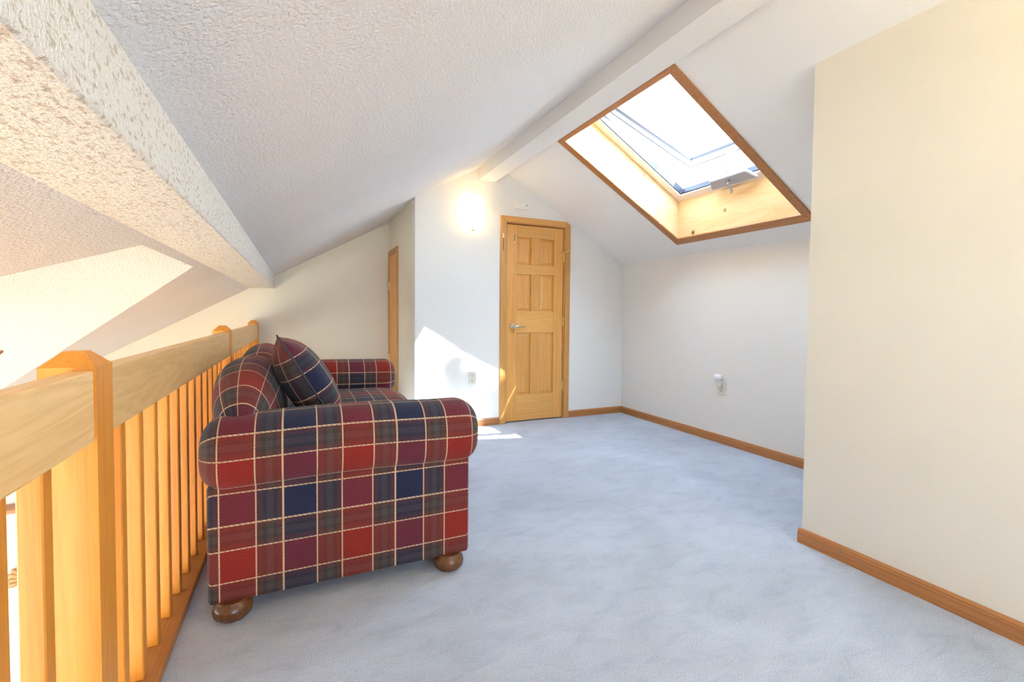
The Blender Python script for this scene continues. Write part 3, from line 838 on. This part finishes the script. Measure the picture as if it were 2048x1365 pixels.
# ------------------------------------------------------------------ throw pillow
def pillow(name, centre, size, thick, rot, label):
    root = thing(name, centre, label, 'pillow')
    bm = bmesh.new(); uvl = bm.loops.layers.uv.new('UVMap'); n = 22
    def pt(i, j, sg):
        a, b_ = -1 + 2 * i / n, -1 + 2 * j / n
        w = (max(0, 1 - abs(a) ** 2.2) ** .55) * (max(0, 1 - abs(b_) ** 2.2) ** .55)
        pinch = 1 - .085 * (1 - b_ * b_) * abs(a) ** 3, 1 - .085 * (1 - a * a) * abs(b_) ** 3
        v = Vector((a * size / 2 * pinch[0], sg * thick / 2 * w, b_ * size / 2 * pinch[1]))
        return v
    G = {}
    for sg in (1, -1):
        for i in range(n + 1):
            for j in range(n + 1):
                edge = i in (0, n) or j in (0, n)
                if edge and sg == -1: G[(i, j, -1)] = G[(i, j, 1)]; continue
                G[(i, j, sg)] = bm.verts.new(pt(i, j, sg))
    for sg in (1, -1):
        for i in range(n):
            for j in range(n):
                ids = [(i, j), (i + 1, j), (i + 1, j + 1), (i, j + 1)]
                if sg == -1: ids = ids[::-1]
                f = bm.faces.new([G[(a, b_, sg)] for a, b_ in ids]); f.smooth = True
                for lp, (a, b_) in zip(f.loops, ids): lp[uvl].uv = ((a / n * size * 1.1 + (.25 if sg < 0 else .19)) / PER, (b_ / n * size * 1.1 + .37) / PER)
    bmesh.ops.transform(bm, matrix=rot, verts=bm.verts)
    bmesh.ops.translate(bm, vec=Vector(centre), verts=bm.verts)
    from_bm('cover', bm, 'plaid', root, smooth=True)
    # corded edge
    ring = [(i, 0) for i in range(n)] + [(n, j) for j in range(n)] + [(i, n) for i in range(n, 0, -1)] + [(0, j) for j in range(n, 0, -1)]
    pts = [rot @ pt(i, j, 1) + Vector(centre) for i, j in ring]
    bm = bmesh.new(); bm_tube(bm, pts + [pts[0]], .0045, 6, False)
    from_bm('corded_edge', bm, flat('pillow_cord', (.05, .045, .06), .8), root, smooth=True)
    return root


prot = Matrix.Rotation(math.radians(4), 4, 'Z') @ Matrix.Rotation(math.radians(-30), 4, 'Y') @ Matrix.Rotation(math.radians(-90), 4, 'Z')
pillow('throw_pillow', (.032, 2.28, .738), .46, .200, prot, 'plaid throw pillow leaning against the sofa back by the near arm')


# ------------------------------------------------------------------ wall sconce, chime, outlets
def sconce(loc, normal, label, group, shade_mat='shade'):
    """loc = centre of the back plate on the wall, normal = direction into the room"""
    nrm = Vector(normal); ang = math.atan2(nrm.x, -nrm.y)      # built facing -y
    root = thing('wall_sconce', loc, label, 'wall lamp', group)
    R_ = Matrix.Translation(Vector(loc)) @ Matrix.Rotation(ang, 4, 'Z')
    def put(bm, name, mat, **kw):
        bmesh.ops.transform(bm, matrix=R_, verts=bm.verts)
        return from_bm(name, bm, mat, root, **kw)
    bm = bmesh.new(); bm_box(bm, -.055, .055, -.014, 0, -.07, .05, .005, 2); put(bm, 'back_plate', 'brass')
    # half bowl shade, open at the top, flat against the plate
    prof = [(.030, -.115), (.052, -.105), (.070, -.075), (.086, -.02), (.098, .045), (.104, .10), (.109, .112)]
    bm = bmesh.new(); seg = 24; rings = []
    for r, z in prof:
        rings.append([bm.verts.new((r * math.cos(t), -.016 - .95 * r * math.sin(t), z)) for t in [math.pi * k / seg for k in range(seg + 1)]])
    inner = []
    for r, z in prof:
        r2 = r - .005
        inner.append([bm.verts.new((r2 * math.cos(t), -.018 - .95 * r2 * math.sin(t), z + .003)) for t in [math.pi * k / seg for k in range(seg + 1)]])
    for i in range(len(prof) - 1):
        for k_ in range(seg):
            bm.faces.new([rings[i][k_], rings[i][k_ + 1], rings[i + 1][k_ + 1], rings[i + 1][k_]])
            bm.faces.new([inner[i][k_ + 1], inner[i][k_], inner[i + 1][k_], inner[i + 1][k_ + 1]])
    for k_ in range(seg):
        bm.faces.new([rings[-1][k_], rings[-1][k_ + 1], inner[-1][k_ + 1], inner[-1][k_]])
        bm.faces.new([rings[0][k_ + 1], rings[0][k_], inner[0][k_], inner[0][k_ + 1]])
    for i in range(len(prof) - 1):
        for k_ in (0, seg):
            bm.faces.new([rings[i][k_], rings[i + 1][k_], inner[i + 1][k_], inner[i][k_]])
    put(bm, 'glass_shade', shade_mat, smooth=True, angle=50)
    bm = bmesh.new(); bm_tube(bm, [(0, -.03, -.118), (0, -.03, -.135)], [.012, .006], 10); put(bm, 'finial', 'brass', smooth=True)
    return root


sconce((1.440, YD, 1.937), (0, -1, 0), 'glowing white glass wall sconce left of the six panel door', None)
sconce((XN, .16, 1.86), (-1, 0, 0), 'lit glass wall sconce on the right wall behind the viewer', None, 'shade_bright')

ch = thing('door_chime', (1.941, YD, 2.085), 'small white chime box on the wall above the door', 'chime')
box('cover', 1.872, 2.010, YD - .030, YD, 2.050, 2.118, 'white', ch, .008, 2)
tube('sensor', [(1.985, YD - .032, 2.088), (1.985, YD - .028, 2.088)], .006, 'slot', ch)
tube('indicator', [(1.895, YD - .0315, 2.085), (1.895, YD - .029, 2.085)], .004, 'ivory', ch)


def outlet(pos, axis, label):
    """duplex receptacle; axis 'y' on a wall facing -y, 'x' on a wall facing -x"""
    root = thing('wall_outlet', pos, label, 'outlet', 'duplex wall outlets')
    x, y, z = pos
    def bx(name, a0, a1, d0, d1, z0, z1, mat, par, bev=0):
        if axis == 'y': return box(name, x + a0, x + a1, y - d1, y - d0, z + z0, z + z1, mat, par, bev)
        return box(name, x - d1, x - d0, y - a1, y - a0, z + z0, z + z1, mat, par, bev)
    bx('cover_plate', -.035, .035, 0, .006, -.0575, .0575, 'ivory', root, .002)
    for dz in (.025, -.025):
        rc = bx('receptacle', -.017, .017, .005, .009, dz - .014, dz + .014, 'ivory', root, .003)
        bx('slot', -.009, -.006, .0085, .0095, dz - .003, dz + .007, 'slot', rc)
        bx('slot', .006, .009, .0085, .0095, dz - .003, dz + .007, 'slot', rc)
        bx('ground_hole', -.0025, .0025, .0085, .0095, dz - .011, dz - .006, 'slot', rc)
    bx('screw', -.003, .003, .005, .0075, -.003, .003, 'nickel', root, .001)
    return root


outlet((1.452, YD, .455), 'y', 'ivory wall outlet in the sunlit wall left of the door')
outlet((XK, 2.722, .460), 'x', 'ivory wall outlet on the knee wall under the skylight')
nl = thing('night_light', (XK - .009, 2.733, .485), 'white plug-in night light in the knee wall outlet', 'night light')
box('plug_body', XK - .034, XK - .0095, 2.713, 2.753, .470, .520, 'white', nl, .006, 2)
lathe('diffuser', (XK - .034, 2.737, .512), [(.012, 0), (.026, .008), (.031, .03), (.030, .046), (.024, .053), (.01, .056)], 'frost', nl, 20)

# ------------------------------------------------------------------ the room below, as far as the railing lets it show
shelf = thing('wall_shelf', (-2.3, YG, -.62), 'brown wooden shelf seen between the balusters in the room below', 'shelf')
box('board', -2.9, -1.7, YG - .16, YG, -.635, -.60, 'oak_x', shelf, .004)
for x in (-2.75, -1.85): box('bracket', x - .02, x + .02, YG - .12, YG, -.75, -.635, 'oak_z', shelf, .004)
orn = thing('shell_ornament', (-2.10, YG, -1.24), 'scalloped tan shell ornament on the white wall of the room below', 'ornament')
for k_ in range(13):
    t = math.radians(-15 + 210 * k_ / 12)
    L = .165
    p1 = Vector((-2.10 + L * math.cos(t), YG - .022, -1.26 + L * math.sin(t))); p0 = Vector((-2.10, YG - .014, -1.26))
    tube('rib', [p0, p0.lerp(p1, .5), p0.lerp(p1, .85), p1], [.006, .016, .021, .012], MAT['window_wood'], orn, 8)
lathe('hub', (-2.10, YG - .02, -1.28), [(.02, 0), (.03, .01), (.02, .03)], 'window_wood', orn, 12)

fan = thing('ceiling_fan', (-1.70, YC, ZV), 'brown ceiling fan hanging from the vault at the far left edge', 'ceiling fan')
FZ = .875
lathe('canopy', (-1.70, YC, ZV - .06), [(.02, 0), (.06, .02), (.065, .06)], 'nickel', fan, 16)
tube('downrod', [(-1.70, YC, ZV - .04), (-1.70, YC, FZ + .12)], .012, 'nickel', fan)
lathe('motor', (-1.70, YC, FZ - .05), [(.04, 0), (.10, .02), (.12, .06), (.11, .12), (.05, .17)], 'nickel', fan, 24)
for k_ in range(5):
    t = math.radians(6 + 72 * k_); d = Vector((math.cos(t), math.sin(t), 0)); p = Vector((-d.y, d.x, 0)); c = Vector((-1.70, YC, FZ))
    up = Vector((0, 0, 1)); tw = (p * .97 + up * .2)
    prism('blade', [c + d * .14 - tw * .04, c + d * .60 - tw * .065, c + d * .665 - tw * .045, c + d * .665 + tw * .045, c + d * .60 + tw * .065, c + d * .14 + tw * .04], (0, 0, .008), 'fan', fan)

# ------------------------------------------------------------------ tree outside that dapples the sun
tc_ = Vector((1.42, YD, .42)) - SUN_DIR * 14.0
tree = thing('tree', (tc_.x + .9, tc_.y - .9, ZB - .45), 'leafy tree outside the roof whose leaves dapple the sunlight', 'tree')
base = Vector((tc_.x + .9, tc_.y - .9, ZB - .45))
top = tc_ + Vector((.6, -.6, .8))
tube('trunk', [base, base.lerp(top, .5) + Vector((.1, .05, 0)), top], [.20, .14, .05], 'bark', tree, 10)
bm = bmesh.new(); rnd = random.Random(11)
side1 = SUN_DIR.orthogonal().normalized(); side2 = SUN_DIR.cross(side1).normalized()
for k_ in range(860):
    while True:
        q = Vector((rnd.uniform(-1, 1), rnd.uniform(-1, 1), rnd.uniform(-1, 1)))
        if q.length < 1: break
    if k_ < 760:      # leafy boughs, found by following the sun back from the dappled wall
        bx_, bz_, br_ = ((1.27, .56, .10), (1.42, .42, .12), (1.62, .20, .13), (1.22, .28, .06), (1.80, .36, .07))[k_ % 5]
        c = Vector((bx_ + q.x * br_ + q.y * .05, YD, bz_ + q.y * br_ * 1.5)) - SUN_DIR * (14 + q.z)
    else:
        c = tc_ + side1 * q.x * .95 + side2 * q.y * .95 + SUN_DIR * q.z * 1.1
    a = Vector((rnd.gauss(0, 1), rnd.gauss(0, 1), rnd.gauss(0, 1))).normalized(); b_ = a.orthogonal().normalized()
    L, w = rnd.uniform(.07, .12), rnd.uniform(.025, .04)
    vs = [bm.verts.new(c - a * L), bm.verts.new(c + b_ * w), bm.verts.new(c + a * L), bm.verts.new(c - b_ * w)]
    bm.faces.new(vs)
fo = from_bm('foliage', bm, 'leaf', tree); fo['kind'] = 'stuff'
